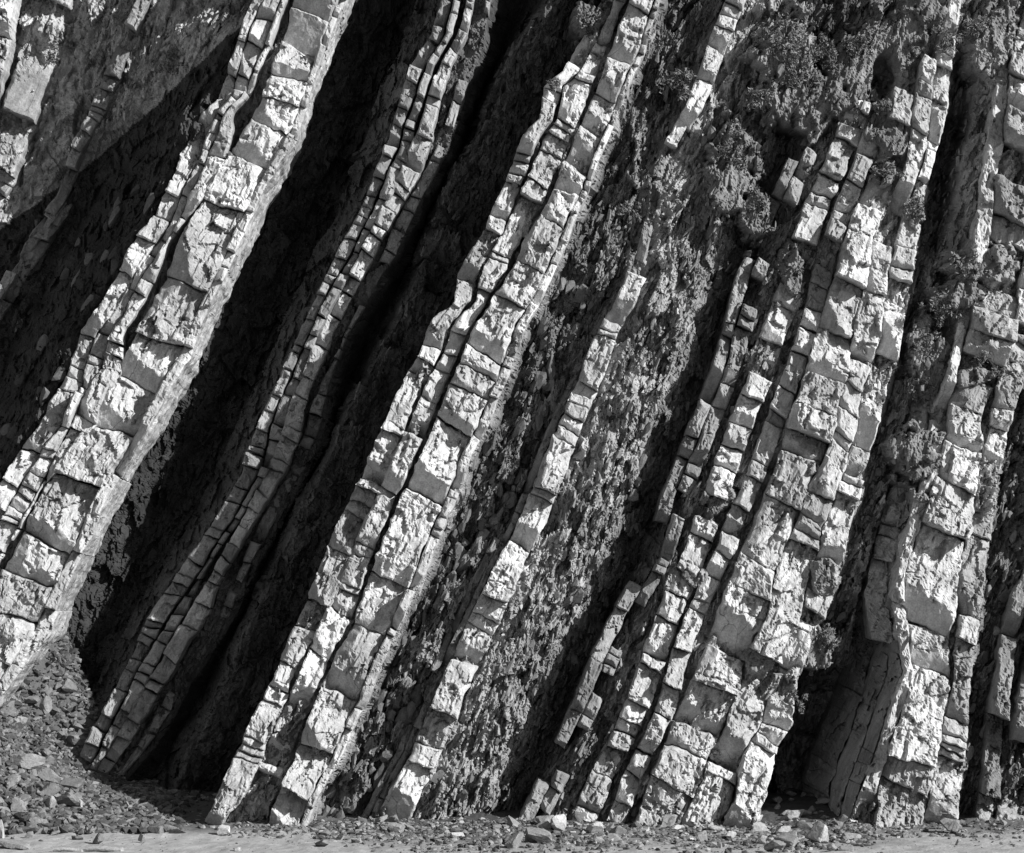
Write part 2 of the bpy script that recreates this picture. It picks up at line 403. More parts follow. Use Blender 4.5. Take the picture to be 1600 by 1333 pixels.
# ------------------------------------------------------------------ the cliff face (shale ground under and between the beds)
def axis(a, b, c, d, step, coarse):
    return np.concatenate([np.arange(a, b, coarse), np.arange(b, c, step), np.arange(c, d + 1, coarse)])
def depth_field(U, V):
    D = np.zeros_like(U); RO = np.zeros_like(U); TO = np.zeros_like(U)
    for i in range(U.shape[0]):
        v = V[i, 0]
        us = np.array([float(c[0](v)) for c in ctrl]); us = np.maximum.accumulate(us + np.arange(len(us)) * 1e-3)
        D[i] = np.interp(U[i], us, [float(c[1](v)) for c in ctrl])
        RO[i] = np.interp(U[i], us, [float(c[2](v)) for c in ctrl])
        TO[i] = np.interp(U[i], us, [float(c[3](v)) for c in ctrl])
    lf = U < B1L(V) + 12
    LD = left_recess(U, V) + .25 * fbm(U / 34, V / 34, 447, 4)
    corner = U < B0R(V)
    LD = LD - .4 * smooth(B0R(V) + 5 * fbm(U / 12, V / 12, 441, 3) - U, -4, 26)
    brow = (U * 270 + V * 390 - 390 * 270) / math.hypot(270, 390)  # signed distance from the edge of the shadow cast by the thick bed
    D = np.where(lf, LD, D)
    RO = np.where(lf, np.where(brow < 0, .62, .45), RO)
    TO = np.where(lf, np.where(brow < 20, .40, .05), TO)  # sunlit turf pale, cast shadow below it painted into the tone
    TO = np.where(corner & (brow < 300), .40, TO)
    m, dep = soil(U, V)
    D = D * (1 - m) + dep * m
    RO = RO * (1 - m) + .42 * m; TO = TO * (1 - m) + .17 * m
    # weathered hollows
    for (a, b, ra, rb, d) in [(884, 98, 17, 24, .9), (1388, 112, 20, 36, .7), (1475, 245, 16, 100, .3)]:
        q = np.sqrt(((U - a) / ra) ** 2 + ((V - b) / rb) ** 2)
        D = D + d * (1 - smooth(q, .6, 1.15))
    return D, RO, TO
ua = axis(-420, -60, 1640, 2100, 2.1, 5)
va = axis(-330, -40, 1310, 1420, 2.1, 6)
U, V = np.meshgrid(ua, va)
D, RO, TO = depth_field(U, V)
D0F = D
D = D + shale_relief(U, V, RO) + RO * 0.05
TO = TO * (1 + 0.5 * fbm(U / 60, V / 60, 77, 3))
steep = np.clip(np.abs(np.gradient(D0F, axis=1)) / .12, 0, 1)
Uw = U + steep * (7 * fbm(V / 60, D0F * 3, 401, 3, .5) + 100 * facet(V, D0F * 100, 24, 60, 402, .03, .15))
P = place(Uw, V, D)
nr, nc = U.shape
idx = np.arange(nr * nc).reshape(nr, nc)
Q = np.stack([idx[:-1, :-1], idx[1:, :-1], idx[1:, 1:], idx[:-1, 1:]], -1).reshape(-1, 4)
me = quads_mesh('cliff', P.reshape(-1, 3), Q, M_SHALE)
lift = smooth(U - B3R(V), -5, 25)
TO = TO * (1 + .12 * lift * (U > B3R(V) - 5))
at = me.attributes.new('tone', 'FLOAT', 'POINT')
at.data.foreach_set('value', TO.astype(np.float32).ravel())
cliff = obj('cliff', me); cliff['kind'] = 'structure'
cliff['label'] = 'dark crumbling shale of the sea cliff between the tilted rock beds'

# ------------------------------------------------------------------ blocks of the beds
SP = 2.4
def build_layer(parent, L, R, spec, name='block'):
    v0, v1 = spec.get('v', (-70, 1330))
    mean = spec['len']; depth = spec.get('depth', 0.0); material = spec.get('mat', M_SAND)
    if not callable(depth):
        dd = depth; depth = lambda v: dd
    gap = spec.get('gap', 1.3); skirt = spec.get('skirt', 0.7); jit = spec.get('jit', .10); prob = spec.get('prob', 1.0)
    facing = spec.get('face', 1.0); seed = spec.get('seed', random.randint(1, 9999))
    rr = random.Random(seed)
    cuts = spec.get('cuts')
    if cuts is None:
        cuts = [v0]
        while cuts[-1] < v1:
            w = max(6.0, float(R(cuts[-1]) - L(cuts[-1])))
            cuts.append(cuts[-1] + mean * rr.choice(spec.get('mix', [.3, .45, .8, 1.1, 1.6, 2.2, 3.0, 3.6])) * 0.87)
    org = np.array(parent.location)
    dark = spec.get('dark', {})
    sk = rr.uniform(.30, .46)
    tilts = [rr.uniform(-.12, .14) for _ in cuts]
    walk = 0.0
    for i in range(len(cuts) - 1):
        va_, vb_ = cuts[i] , cuts[i + 1]
        if rr.random() > prob and i not in dark: continue
        wm = float(R(.5 * (va_ + vb_)) - L(.5 * (va_ + vb_)))
        vm = .5 * (va_ + vb_)
        if wm < 3: continue
        n = int(max(4, min(70, wm * .87 / SP))); m = int(max(4, min(90, (vb_ - va_) * 1.15 / SP)))
        a = np.linspace(0, 1, n + 1); b = np.linspace(0, 1, m + 1)
        A, B = np.meshgrid(a, b)
        ga = .55 * gap / max(wm, 1); gb = (.2 * gap if rr.random() < .72 else gap) / max(vb_ - va_, 1)
        A2 = ga + (1 - 2 * ga) * A; B2 = gb + (1 - 2 * gb) * B
        slant = (sk + tilts[i] * (1 - B2) + tilts[i + 1] * B2) * wm
        Vv = va_ + (vb_ - va_) * B2 + slant * (A2 - .5) + .0
        Uu = L(Vv) * (1 - A2) + R(Vv) * A2
        # ragged edges
        rg = min(4.0, .07 * wm + .8)
        Uu = Uu + rg * fbm(Uu / 14, Vv / 14, seed + 3, 3); Vv = Vv + rg * 1.3 * fbm(Uu / 17, Vv / 17, seed + 5, 3)
        # soil buries it
        ms, _ = soil(np.array([Uu[m // 2, n // 2]]), np.array([Vv[m // 2, n // 2]]))
        cover = float(ms[0]) > .75
        x = (A - .5) * wm * .87; y = -(B - .5) * (vb_ - va_) * 1.15       # centimetres, y up the bed
        Wp, Hp = wm * .87, (vb_ - va_) * 1.15
        # fracture surfaces: sloping facets, steps with sharp brinks, fine relief
        X, Y = bedframe(Uu, Vv)
        kz = min(1.0, max(.3, math.sqrt(Wp * Hp) / 60))
        wx, wy = X + 7 * fbm(Uu / 25, Vv / 25, 61, 3), Y + 7 * fbm(Uu / 25, Vv / 25, 62, 3)
        up = (rr.choice([.02, .10, .22, .34, .5]) if wm > 26 else rr.choice([.02, .1, .22])) * facing; rt = rr.uniform(-.1, .28)
        d = (up * y + rt * x) * .01
        d = d + kz * facet(wx, wy, 24, 36, seed + i, .034, .42)
        tt_ = (fbm(X / 32 + i * 3.1, Y / 44, seed + 19, 3, .4)) * 4.0
        fl = np.floor(tt_); fr = tt_ - fl
        d = d + kz * .024 * (fl + np.clip(fr / .22, 0, 1))
        d = d + kz * facet(X + 3 * fbm(Uu / 12, Vv / 12, 63, 2), Y, 9, 15, seed + 77, .008, .12)
        # bedding laminae, splinters and open hairline joints
        d = d + kz * facet(wx, Y + i * 31, 8.5, 70, seed + 5, .026, .16) + kz * facet(X, wy, 4.6, 26, seed + 6, .008, .14)
        ox_, oy_, r1_, r2_, r3_, e1 = voro(wx / 30 + seed, wy / 42 + i * 2.7, seed + 7)
        gate = smooth(vnoise(X / 60, Y / 60, seed + 8), -.05, .1)
        d = d + (.07 * kz * gate) * (1 - np.clip(e1 / .07, 0, 1))
        chip = smooth(vnoise(X / 38 + 5, Y / 38, seed + 21), .2, .26)       # shattered patches
        d = d + chip * (.05 * kz + facet(X, Y, 8, 11, seed + 22, .06, .7))
        if spec.get('pit'):
            d = d + facet(X, Y, 9, 60, 5, .07, .5) + .06 * fbm(X / 9, Y / 40, 6, 3) + .05 * smooth(vnoise(X / 7, Y / 16, 8), .22, .3)
        dm = float(np.mean(d)); d = d - dm
        lo = dark.get(i, None)
        if lo is None and rr.random() < spec.get('low', .5): lo = (rr.uniform(.12, .55), rr.uniform(.7, 1.3))
        if lo:
            f, sl = lo
            dr = rr.uniform(-1.95, -1.3)                                   # faces down the bed and a little to one side
            ext = abs(math.cos(dr)) * Wp / 2 + abs(math.sin(dr)) * Hp / 2
            pj = x * math.cos(dr) + y * math.sin(dr)
            ofs = ext - f * 2 * ext
            d = np.maximum(d, sl * .01 * (pj - ofs + 3.5 * fbm(X / 16, Y / 16, seed + 9, 3)) + up * .01 * (-ofs) * .6)
        for k in range(rr.randint(1, 3)):
            ang = rr.choice([rr.uniform(.2, 1.3), rr.uniform(0, 2 * math.pi), math.pi + rr.uniform(-.4, .9)]); st = rr.uniform(.5, 1.6)
            ext = abs(math.cos(ang)) * Wp / 2 + abs(math.sin(ang)) * Hp / 2
            ofs = ext * rr.uniform(.5, .95)
            d = np.maximum(d, st * (x * math.cos(ang) + y * math.sin(ang) - ofs + 2 * fbm(X / 13, Y / 13, seed + k, 2)) * .01)
        d = d + .009 * fbm(Uu / 14, Vv / 14, 65, 3, .6)
        # rounded arrises
        ed = np.minimum(np.minimum(A, 1 - A) * Wp, np.minimum(B, 1 - B) * Hp)
        q = np.clip(1 - ed / 2.2, 0, 1)
        d = d + .03 * q * q
        wave = .22 * float(fbm(np.array([vm / 110.0]), np.array([seed * .37]), 31, 3)[0]) * spec.get('wave', 1.0)
        walk = .35 * walk + (rr.gauss(0, jit * 1.35) if rr.random() < .5 else rr.gauss(0, .015))
        d0 = float(depth(vm)) + wave + walk
        if cover: d0 += .45
        d = d + d0 + spec.get('xs', 0.0) * (1 - A)
        dmax = d0 + skirt + spec.get('xs', 0.0)
        # skirt rings
        ring = np.concatenate([np.stack([np.zeros(n, int), np.arange(n)], 1), np.stack([np.arange(m), np.full(m, n)], 1),
                               np.stack([np.full(n, m), np.arange(n, 0, -1)], 1), np.stack([np.arange(m, 0, -1), np.zeros(m, int)], 1)])
        ru_, rv_, rd_ = Uu[ring[:, 0], ring[:, 1]], Vv[ring[:, 0], ring[:, 1]], d[ring[:, 0], ring[:, 1]]
        pts = [place(Uu, Vv, d).reshape(-1, 3)]
        rings = [ring[:, 0] * (n + 1) + ring[:, 1]]
        wall = spec.get('wall', False)
        nring = 26 if wall else (2 if skirt < 1.2 else 6)
        off_ = (n + 1) * (m + 1)
        cu_, cv_ = Uu.mean(), Vv.mean()
        for kk in range(1, nring + 1):
            tt = kk / nring
            ddp = rd_ * (1 - tt) + dmax * tt
            jn = (1.6 if skirt < 1.2 else 3.5)
            uu = ru_ + jn * (vnoise(rv_ / 60, ddp * 9, seed + 13) + .35 * vnoise(rv_ / 6, ddp * 14, seed + 14)) + (ru_ - cu_) * .03 * tt
            if wall:
                ww = min(1.0, kk / 3)
                uu = uu + ww * (6 * fbm(rv_ / 30, ddp * 2.2, seed + 31, 4, .6) + 1.6 * vnoise(rv_ / 5, ddp * 9, seed + 33))
            uu = uu - spec.get('under', 0) * tt ** .8
            vv = rv_ + jn * .6 * vnoise(ru_ / 14, ddp * 5, seed + 15)
            pts.append(place(uu, vv, ddp))
            rings.append(off_ + np.arange(len(ring))); off_ += len(ring)
        ii = np.arange((n + 1) * (m + 1)).reshape(m + 1, n + 1)
        qs = [np.stack([ii[:-1, :-1], ii[1:, :-1], ii[1:, 1:], ii[:-1, 1:]], -1).reshape(-1, 4)]
        for kk in range(nring):
            r0, r1 = rings[kk], rings[kk + 1]
            qs.append(np.stack([r0, np.roll(r0, -1), np.roll(r1, -1), r1], -1))
        vv_ = np.concatenate(pts)
        c = vv_[: (n + 1) * (m + 1)].mean(0)
        me = quads_mesh(name, vv_ - c, np.concatenate(qs), material)
        obj(name, me, parent, c - org)

def bed(label, L, R, layers, name='rock_bed', cat='rock bed', vloc=1100, group='tilted rock beds of the cliff'):
    u = float(L(vloc)); p = place(u, vloc, 0.0)
    t = thing(name, label, cat, p, group)
    for s in layers:
        if 'strip' in s: l, r = s['strip']
        else: l, r = band(L, R, *s['a'])
        build_layer(t, l, r, s)
    return t

bed('pale broken rock bed cut off by the top left corner, above the shadow', curve([(-60, 0), (-90, 260), (-150, 360)]), B0R,
    [dict(a=(0, .45), len=60, depth=lambda v: 1.9 if v > 150 else 1.6, v=(-60, 330), seed=5), dict(a=(.47, .97), len=60, depth=lambda v: float(left_recess(B0R(v) - 12, v)) - .42, v=(-60, 330), seed=6, jit=.05, mat=M_MID)], vloc=100)
bed('thin light bed standing alone in the shadowed hollow at far left', T0L, T0R,
    [dict(a=(0, 1), len=28, depth=lambda v: float(left_recess(T0L(v), v)) - .35, v=(-60, 420), gap=.6, jit=.05, skirt=.6, seed=8, mat=M_GREY)], vloc=200)
bed('short dim bed just right of the thin light one in the shadowed hollow', T9L, T9R,
    [dict(a=(0, 1), len=50, depth=lambda v: float(left_recess(T9L(v), v)) - .2, v=(190, 470), gap=.8, jit=.06, skirt=.6, seed=9, mat=M_DARKB)], vloc=250)
bed('thick brightly lit sandstone bed running from the top down to the lower left corner', B1L, B1R,
    [dict(a=(0, .15), len=42, depth=.16, jit=.12, skirt=1.8, seed=11, mix=[.3, .5, .8, 1.0, 1.4, 2.0, 2.6], v=(-70, 1000)),
     dict(a=(.15, .29), len=30, depth=.10, jit=.10, seed=12, mix=[.3, .5, .8, 1.0, 1.4, 2.0, 2.6], v=(-70, 1050)),
     dict(a=(.29, .39), len=44, depth=.03, jit=.07, seed=13, mix=[.3, .5, .8, 1.0, 1.4, 2.0, 2.6], v=(-70, 1080)),
     dict(strip=(off(B1C, 4), lambda v: B1C(v) * .22 + B1R(v) * .78), len=70, depth=.0, jit=.07, seed=14,
          cuts=[-60, 20, 75, 120, 157, 197, 252, 322, 445, 530, 600, 672, 750, 850, 905, 960, 1020, 1080, 1180],
          dark={1: (.95, .55), 4: (.3, .8), 5: (.35, .9), 6: (.05, .6), 9: (.45, .7), 10: (.3, .8), 12: (.2, .6), 13: (.4, 1.0)}),
     dict(strip=(lambda v: B1C(v) * .24 + B1R(v) * .76, off(B1R, -9)), len=64, depth=.06, jit=.10, skirt=3.3, wall=True, under=17, seed=15, v=(-70, 1240))], vloc=640)
bed('bed of small stacked blocks between the two black gullies, lit only at its top', B2L, B2R,
    [dict(a=(0, .24), len=30, depth=lambda v: D_B2(v) + .12, jit=.10, seed=21, mix=[.5, .7, .85, 1.0, 1.2, 1.6], v=(-70, 1240), gap=1.6, mat=M_GREY),
     dict(a=(.27, .45), len=34, depth=lambda v: D_B2(v) + .04, jit=.09, seed=26, mix=[.5, .7, .85, 1.0, 1.2, 1.6], v=(-70, 1255), gap=1.4, mat=M_GREY),
     dict(a=(.46, .72), len=36, depth=lambda v: D_B2(v) - .02, jit=.10, seed=22, mix=[.5, .7, .85, 1.0, 1.2, 1.6], v=(-70, 1260), gap=1.6, mat=M_MID),
     dict(a=(.82, 1), len=40, depth=lambda v: D_B2(v) + .22, jit=.14, seed=23, mix=[.5, .7, .85, 1.0, 1.2, 1.6], v=(-70, 1190), prob=.85, gap=1.8, mat=M_GREY)])
bed('bright stepped sandstone bed in the middle of the cliff with a long central crack', B3L, B3R,
    [dict(a=(0, .24), len=46, depth=.22, jit=.13, skirt=3.0, seed=31, mix=[.3, .5, .8, 1.0, 1.4, 2.0, 2.6]),
     dict(strip=(lambda v: B3L(v) * .76 + B3R(v) * .24, lambda v: B3C(v) - 5), len=38, depth=.14, jit=.12, seed=32, mix=[.3, .5, .8, 1.0, 1.4, 2.0, 2.6]),
     dict(strip=(off(B3C, 2), lambda v: B3C(v) * .2 + B3R(v) * .8), len=70, depth=-.05, jit=.06, seed=33,
          cuts=[-70, 15, 95, 150, 205, 262, 300, 345, 415, 470, 552, 580, 610, 668, 775, 905, 985, 1085, 1170, 1240, 1310],
          dark={4: (.75, .7), 5: (.6, .9), 9: (.3, .9), 11: (.25, .8), 12: (.3, .8), 13: (.28, 1.0), 15: (.1, .6)}),
     dict(strip=(lambda v: B3C(v) * .2 + B3R(v) * .8, B3R), len=44, depth=.06, jit=.10, skirt=1.0, seed=34)])
bed('narrow pale bed of single blocks crossing the shale right of the central bed', T4L, T4R,
    [dict(a=(0, 1), len=40, depth=.40, jit=.08, seed=41, mix=[.3, .5, .8, 1.0, 1.4, 2.0, 2.6], gap=1.2, v=(-60, 172), face=.8),
     dict(a=(0, .8), len=34, depth=.50, jit=.08, seed=45, gap=1.2, v=(172, 300), face=.8, prob=.8, mat=M_MID),
     dict(a=(.1, .8), len=34, depth=.62, jit=.08, seed=46, gap=1.2, v=(300, 425), face=.8, prob=.35, mat=M_GREY),
     dict(a=(0, 1), len=44, depth=.42, jit=.08, seed=42, mix=[.3, .5, .8, 1.0, 1.4, 2.0, 2.6], gap=1.2, v=(425, 880), face=.8),
     dict(a=(-.05, 1.05), len=44, depth=.40, jit=.08, seed=48, mix=[.3, .5, .8, 1.0, 1.4, 2.0, 2.6], gap=1.2, v=(880, 1300), face=.8)])
bed('thin dark slaty sheet against the left side of the narrow pale bed', off(T4L, -26), T4L,
    [dict(a=(0, .5), len=90, depth=.85, jit=.04, seed=43, mat=M_DARKB, v=(840, 1290), gap=.6),
     dict(a=(.5, .96), len=80, depth=.68, jit=.05, seed=44, mat=M_DARKB, v=(560, 1290), gap=.6)])
bed('broken grey bed of separate blocks standing out left of the ladder beds', off(C5C, -23), off(C5C, 24),
    [dict(a=(0, .5), len=46, depth=.45, jit=.12, seed=51, mix=[.3, .5, .8, 1.0, 1.4, 2.0, 2.6], mat=M_GREY, v=(120, 1270), prob=.8, gap=1.2, skirt=1.2),
     dict(a=(.5, 1), len=40, depth=.42, jit=.12, seed=52, mix=[.3, .5, .8, 1.0, 1.4, 2.0, 2.6], mat=M_GREY, v=(120, 1270), prob=.75, gap=1.2)])
bed('ladder of small square blocks, the left one of two beside the thick right hand bed', off(C5BC, -22), off(C5BC, 20),
    [dict(a=(0, 1), len=40, depth=.30, jit=.09, seed=55, mix=[.5, .7, .85, 1.0, 1.2, 1.6], v=(150, 1290), gap=1.8, skirt=.9)])
bed('ladder of small pale blocks touching the thick right hand bed', off(C5CC, -15), off(C5CC, 17),
    [dict(a=(0, 1), len=42, depth=.22, jit=.09, seed=57, mix=[.5, .7, .85, 1.0, 1.2, 1.6], v=(190, 1280), gap=1.6, skirt=.9)])
bed('broad pale sandstone bed right of centre, the widest in the cliff', B6L, B6R,
    [dict(a=(.0, .44), len=80, depth=.0, jit=.06, low=.3, gap=.8, seed=61, v=(140, 1300),
          cuts=[140, 190, 250, 322, 440, 520, 590, 640, 680, 712, 785, 880, 925, 1020, 1075, 1140, 1175, 1230, 1300],
          dark={7: (.2, .6), 9: (.05, .4), 12: (.6, .8), 14: (.4, .9), 15: (.3, .7)}),
     dict(a=(.44, .74), len=56, depth=.03, jit=.09, low=.35, gap=.6, prob=1, mat=M_MID, seed=62, v=(90, 1300)),
     dict(a=(.745, 1), len=46, depth=.08, jit=.10, low=.35, gap=.6, prob=.97, seed=64, v=(-60, 1300), skirt=2.2)])
bed('massive rounded sandstone bed at the right with a smooth shaded side wall', B8L, B8R,
    [dict(strip=(off(B8L, -36), off(B8L, -3)), len=50, depth=.55, jit=.10, seed=89, v=(600, 1000), mat=M_MID, skirt=1.4, xs=.25),
     dict(a=(0, .14), len=110, depth=.10, jit=.05, wall=True, seed=81, skirt=2.2, v=(100, 1320)),
     dict(a=(.14, .7), len=90, depth=.0, jit=.05, low=.25, gap=.7, seed=82,
          cuts=[640, 700, 760, 830, 985, 1050, 1190, 1230, 1320],
          dark={3: (.3, .6), 4: (.5, .5)}),
     dict(a=(.14, .7), len=60, depth=.06, jit=.12, low=.3, gap=.7, seed=88, v=(-70, 640), mat=M_MID, prob=.9,
          cuts=[-70, 40, 130, 180, 240, 290, 345, 380, 420, 452, 490, 525, 560, 592, 640], dark={8: (.4, .8), 11: (.5, .9)}),
     dict(a=(.71, 1), len=40, depth=.10, jit=.12, low=.4, gap=1.0, prob=.9, mat=M_MID, seed=83, skirt=1.2)])
W1 = curve([(1380, 1030), (1366, 1085), (1340, 1160), (1313, 1235), (1308, 1300)])
W2 = curve([(1352, 1010), (1330, 1085), (1300, 1160), (1280, 1225), (1275, 1290)])
bed('smooth grey bedding slabs forming the shaded wall of the right hand gully', W2, B8L,
    [dict(strip=(lambda v: W1(v) * .45 + B8L(v) * .55, off(B8L, -1)), len=80, depth=.16, jit=.05, face=0, low=0, seed=86, skirt=1.2, xs=.6, v=(1000, 1330), mat=M_GREY, gap=.5, pit=1),
     dict(strip=(W1, lambda v: W1(v) * .45 + B8L(v) * .55 - 1), len=110, depth=.82, jit=.05, face=0, low=0, seed=85, skirt=1.2, xs=.5, v=(1000, 1330), mat=M_GREY, gap=.5, pit=1),
     dict(strip=(W2, off(W1, -2)), len=120, depth=1.6, jit=.05, face=0, low=0, seed=87, skirt=1.6, xs=1.0, v=(1000, 1310), mat=M_DARKB, gap=.8, pit=1)], vloc=1150)
bed('thin grey bed in the dark shale beyond the massive right hand bed', off(T10C, -13), off(T10C, 15),
    [dict(a=(0, 1), len=40, depth=.5, jit=.12, seed=91, mat=M_GREY, v=(820, 1270), prob=.8)])
bed('last grey bed touching the lower right edge of the picture', off(T11C, -18), off(T11C, 30),
    [dict(a=(0, 1), len=60, depth=.35, jit=.12, seed=93, mat=M_GREY, v=(700, 1270), prob=.9)])

# ------------------------------------------------------------------ stones
def polyhedron(seed, sub=2, planes=11, flat=1.0, rough=.0):
    import bmesh
    bm = bmesh.new(); bmesh.ops.create_icosphere(bm, subdivisions=sub, radius=1.0)
    co = np.array([v.co[:] for v in bm.verts]); tr = np.array([[v.index for v in f.verts] for f in bm.faces]); bm.free()
    r = np.random.default_rng(seed)
    nrm = r.normal(size=(planes, 3)); nrm[:6] = [[1, 0, 0], [-1, 0, 0], [0, 1, 0], [0, -1, 0], [0, 0, 1], [0, 0, -1]]
    nrm[:6] += r.normal(size=(6, 3)) * .22
    nrm /= np.linalg.norm(nrm, axis=1)[:, None]
    offs = r.uniform(.38, .85, planes)
    dt = np.maximum(co @ nrm.T, 1e-3)
    rad = np.min(offs / dt, axis=1)
    co = co * rad[:, None]
    if rough: co = co * (1 + rough * (r.random(len(co))[:, None] - .5))
    return co, tr

STONES = [polyhedron(100 + i, 3, 9 + i % 4, rough=.035) for i in range(14)]
SMALL = [polyhedron(300 + i, 1, 8) for i in range(10)]

def stone_mesh(k, scale, rot, material, name='boulder', taper=0.0):
    co, tr = STONES[k % len(STONES)]
    e = np.array(Vector((0, 0, 0)))
    from mathutils import Euler
    Rm = np.array(Euler(rot).to_matrix())
    c = (co * np.array(scale)) @ Rm.T
    if taper:
        zz = (c[:, 2:3] - c[:, 2].min()) / np.ptp(c[:, 2]); c[:, :2] *= 1.25 - taper * zz
    z0 = c[:, 2].min()
    c = c - np.array([0, 0, z0])
    return tri_mesh(name, c, tr, material)

def ground_z(x, y):
    """sand rises a little towards the cliff and up into the scree at the lower left"""
    x = np.asarray(x, float); y = np.asarray(y, float)
    z = 0.035 * smooth(y, -6, 0) + .05 * fbm(x / 1.7, y / 1.7, 201, 4) * smooth(y, -40, -3)
    z = z + .12 * smooth(y, -1.2, .6)
    # scree cone on the left, in the bay and between beds
    cone = np.interp(x - 1.0 * smooth(y, 3.1, 3.9) + .35 * fbm(y / .8, x / .8, 229, 3), [-14, -10, -8.3, -7.9, -7.4, -7.0, -6.4, -5.2, 40], [2.1, 2.1, 2.3, 1.6, .75, .4, .2, .05, 0])
    z = z + cone * np.clip((y + .3) / 3.2, 0, 1.15) * (1 + .12 * fbm(x / .7, y / .7, 221, 3)) + .25 * smooth(y, .4, 3.0)
    return z

def cam_ground(u, v):
    """world point where the line of sight through (u, v) meets the ground"""
    a = (u - 800.0) / FPX; b = -(v - 666.5) / FPX
    dr = fwd + a * right + b * upv
    t = 40.0
    for it in range(4000):
        p = CAM + dr * t
        if p[2] <= ground_z(p[0], p[1]): break
        t += .02
    return CAM + dr * t

gx = np.concatenate([np.linspace(-1500, -12, 24), np.arange(-11.9, 11.9, .045), np.linspace(12, 1500, 24)])
gy = np.concatenate([np.linspace(-1500, -12, 24), np.arange(-11.9, -2, .11), np.arange(-2, 4.6, .045), np.linspace(4.7, 12, 6)])
GX, GY = np.meshgrid(gx, gy)
GZ = ground_z(GX, GY) + np.where(np.abs(GX) < 12, 1, 0) * (.03 * fbm(GX / .22, GY / .35, 211, 3) + .05 * smooth(GY, -1.0, .5) * np.abs(fbm(GX / .12, GY / .12, 213, 3)))
ii = np.arange(GX.size).reshape(GX.shape)
gq = np.stack([ii[:-1, :-1], ii[:-1, 1:], ii[1:, 1:], ii[1:, :-1]], -1).reshape(-1, 4)
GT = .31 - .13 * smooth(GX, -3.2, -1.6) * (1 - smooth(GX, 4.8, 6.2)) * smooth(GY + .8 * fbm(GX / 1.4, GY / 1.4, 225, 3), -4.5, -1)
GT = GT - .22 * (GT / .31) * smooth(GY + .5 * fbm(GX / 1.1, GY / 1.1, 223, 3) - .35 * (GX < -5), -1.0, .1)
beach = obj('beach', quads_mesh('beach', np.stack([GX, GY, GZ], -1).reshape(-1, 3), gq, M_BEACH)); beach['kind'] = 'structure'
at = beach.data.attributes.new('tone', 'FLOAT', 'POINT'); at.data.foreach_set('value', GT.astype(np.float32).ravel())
beach['label'] = 'pale sand at the foot of the cliff'

def boulder(x, y, scale, k, material, label, group=None, rot=None, sink=.15, name='boulder', cat='boulder'):
    rot = rot or (random.uniform(-.3, .3), random.uniform(-.3, .3), random.uniform(0, 6.28))
    me = stone_mesh(k, scale, rot, material, name, .6 if 'pointed' in label or 'wedge' in label else 0)
    o = obj(name, me, None, (x, y, float(ground_z(x, y)) - sink * scale[2]))
    o['label'] = label; o['category'] = cat
    if group: o['group'] = group
    return o

# stones one can point to: (u, v of the foot, width, height, depth in metres, material, label)
NAMED = [
    (1281, 1318, .33, .25, .26, M_PALE, 'brightest white pointed boulder at the mouth of the right hand gully'),
    (1255, 1296, .30, .16, .16, M_RUB, 'grey wedge shaped slab just left of the white pointed boulder'),
    (1235, 1312, .30, .10, .2, M_RUB, 'long low stone left of the white pointed boulder on the sand line'),
    (1330, 1312, .22, .13, .2, M_RUB, 'rounded grey stone between the white boulder and the massive right bed'),
    (1492, 1302, .20, .24, .2, M_GREY, 'squat grey boulder resting at the right foot of the massive bed'),
    (872, 1298, .24, .22, .2, M_PALE, 'pale upright split block at the foot of the broken grey bed'),
    (905, 1284, .17, .24, .15, M_RUB, 'grey tilted block leaning right of the pale split block'),
    (848, 1318, .42, .17, .24, M_RUB, 'long dark hollowed boulder lying below the pale split block'),
    (960, 1316, .26, .13, .2, M_RUB, 'flat grey slab on the beach under the left ladder of blocks'),
    (930, 1302, .30, .15, .2, M_PALE, 'flat pale slab leaning under the left ladder of blocks'),
    (717, 1310, .20, .14, .2, M_PALE, 'small pale angular boulder alone before the dark shale foot'),
    (618, 1302, .26, .15, .2, M_GREY, 'wide grey boulder at the foot of the narrow pale bed'),
    (352, 1305, .18, .16, .2, M_PALE, 'knobbly pale stone at the lowest tip of the central bed'),
    (156, 1319, .13, .15, .12, M_RUB, 'dark cube shaped stone on the open sand at lower left'),
    (222, 1317, .12, .10, .1, M_RUB, 'dark two lobed stone on the sand right of the cube shaped one'),
    (122, 1312, .18, .07, .14, M_RUB, 'flat grey slab on the sand left of the cube shaped stone'),
    (48, 1309, .12, .09, .1, M_RUB, 'small dark pointed stone on the sand near the left edge'),
    (87, 1305, .12, .06, .1, M_RUB, 'low dark stone on the sand right of the small pointed one'),
    (250, 1303, .17, .14, .14, M_GREY, 'grey ridged boulder at the edge of the black gully shadow'),
    (2, 1309, .10, .24, .1, M_PALE, 'white upright stone cut off by the left edge above the sand'),
    (20, 1325, .52, .13, .3, M_RUB, 'long flat dark slab in the bottom left corner of the beach'),
    (127, 1266, .05, .15, .06, M_PALE, 'thin white shard standing at the foot of the scree by the black gully'),
    (30, 1272, .34, .24, .2, M_GREY, 'broad ribbed slab half buried low in the left scree'),
    (80, 1266, .18, .22, .15, M_GREY, 'ribbed grey slab standing right of the broad one low in the scree'),
    (50, 1218, .20, .22, .2, M_DARKB, 'dark square boulder in the middle of the left scree'),
    (370, 1331, .10, .07, .1, M_PALE, 'white cobble on the sand at the bottom edge, below the central bed'),
    (1300, 1258, .35, .12, .3, M_RUB, 'large dim slab deep inside the shadowed right hand gully'),
]
for i, (u, v, w, h, dd, m_, lab) in enumerate(NAMED):
    p = cam_ground(u, v)
    boulder(p[0], p[1], (w * .72, dd * .72, h * .72), i * 3 + 1, m_, lab, rot=(random.uniform(-.12, .12), random.uniform(-.2, .2), random.uniform(-.5, .5)), sink=.12)

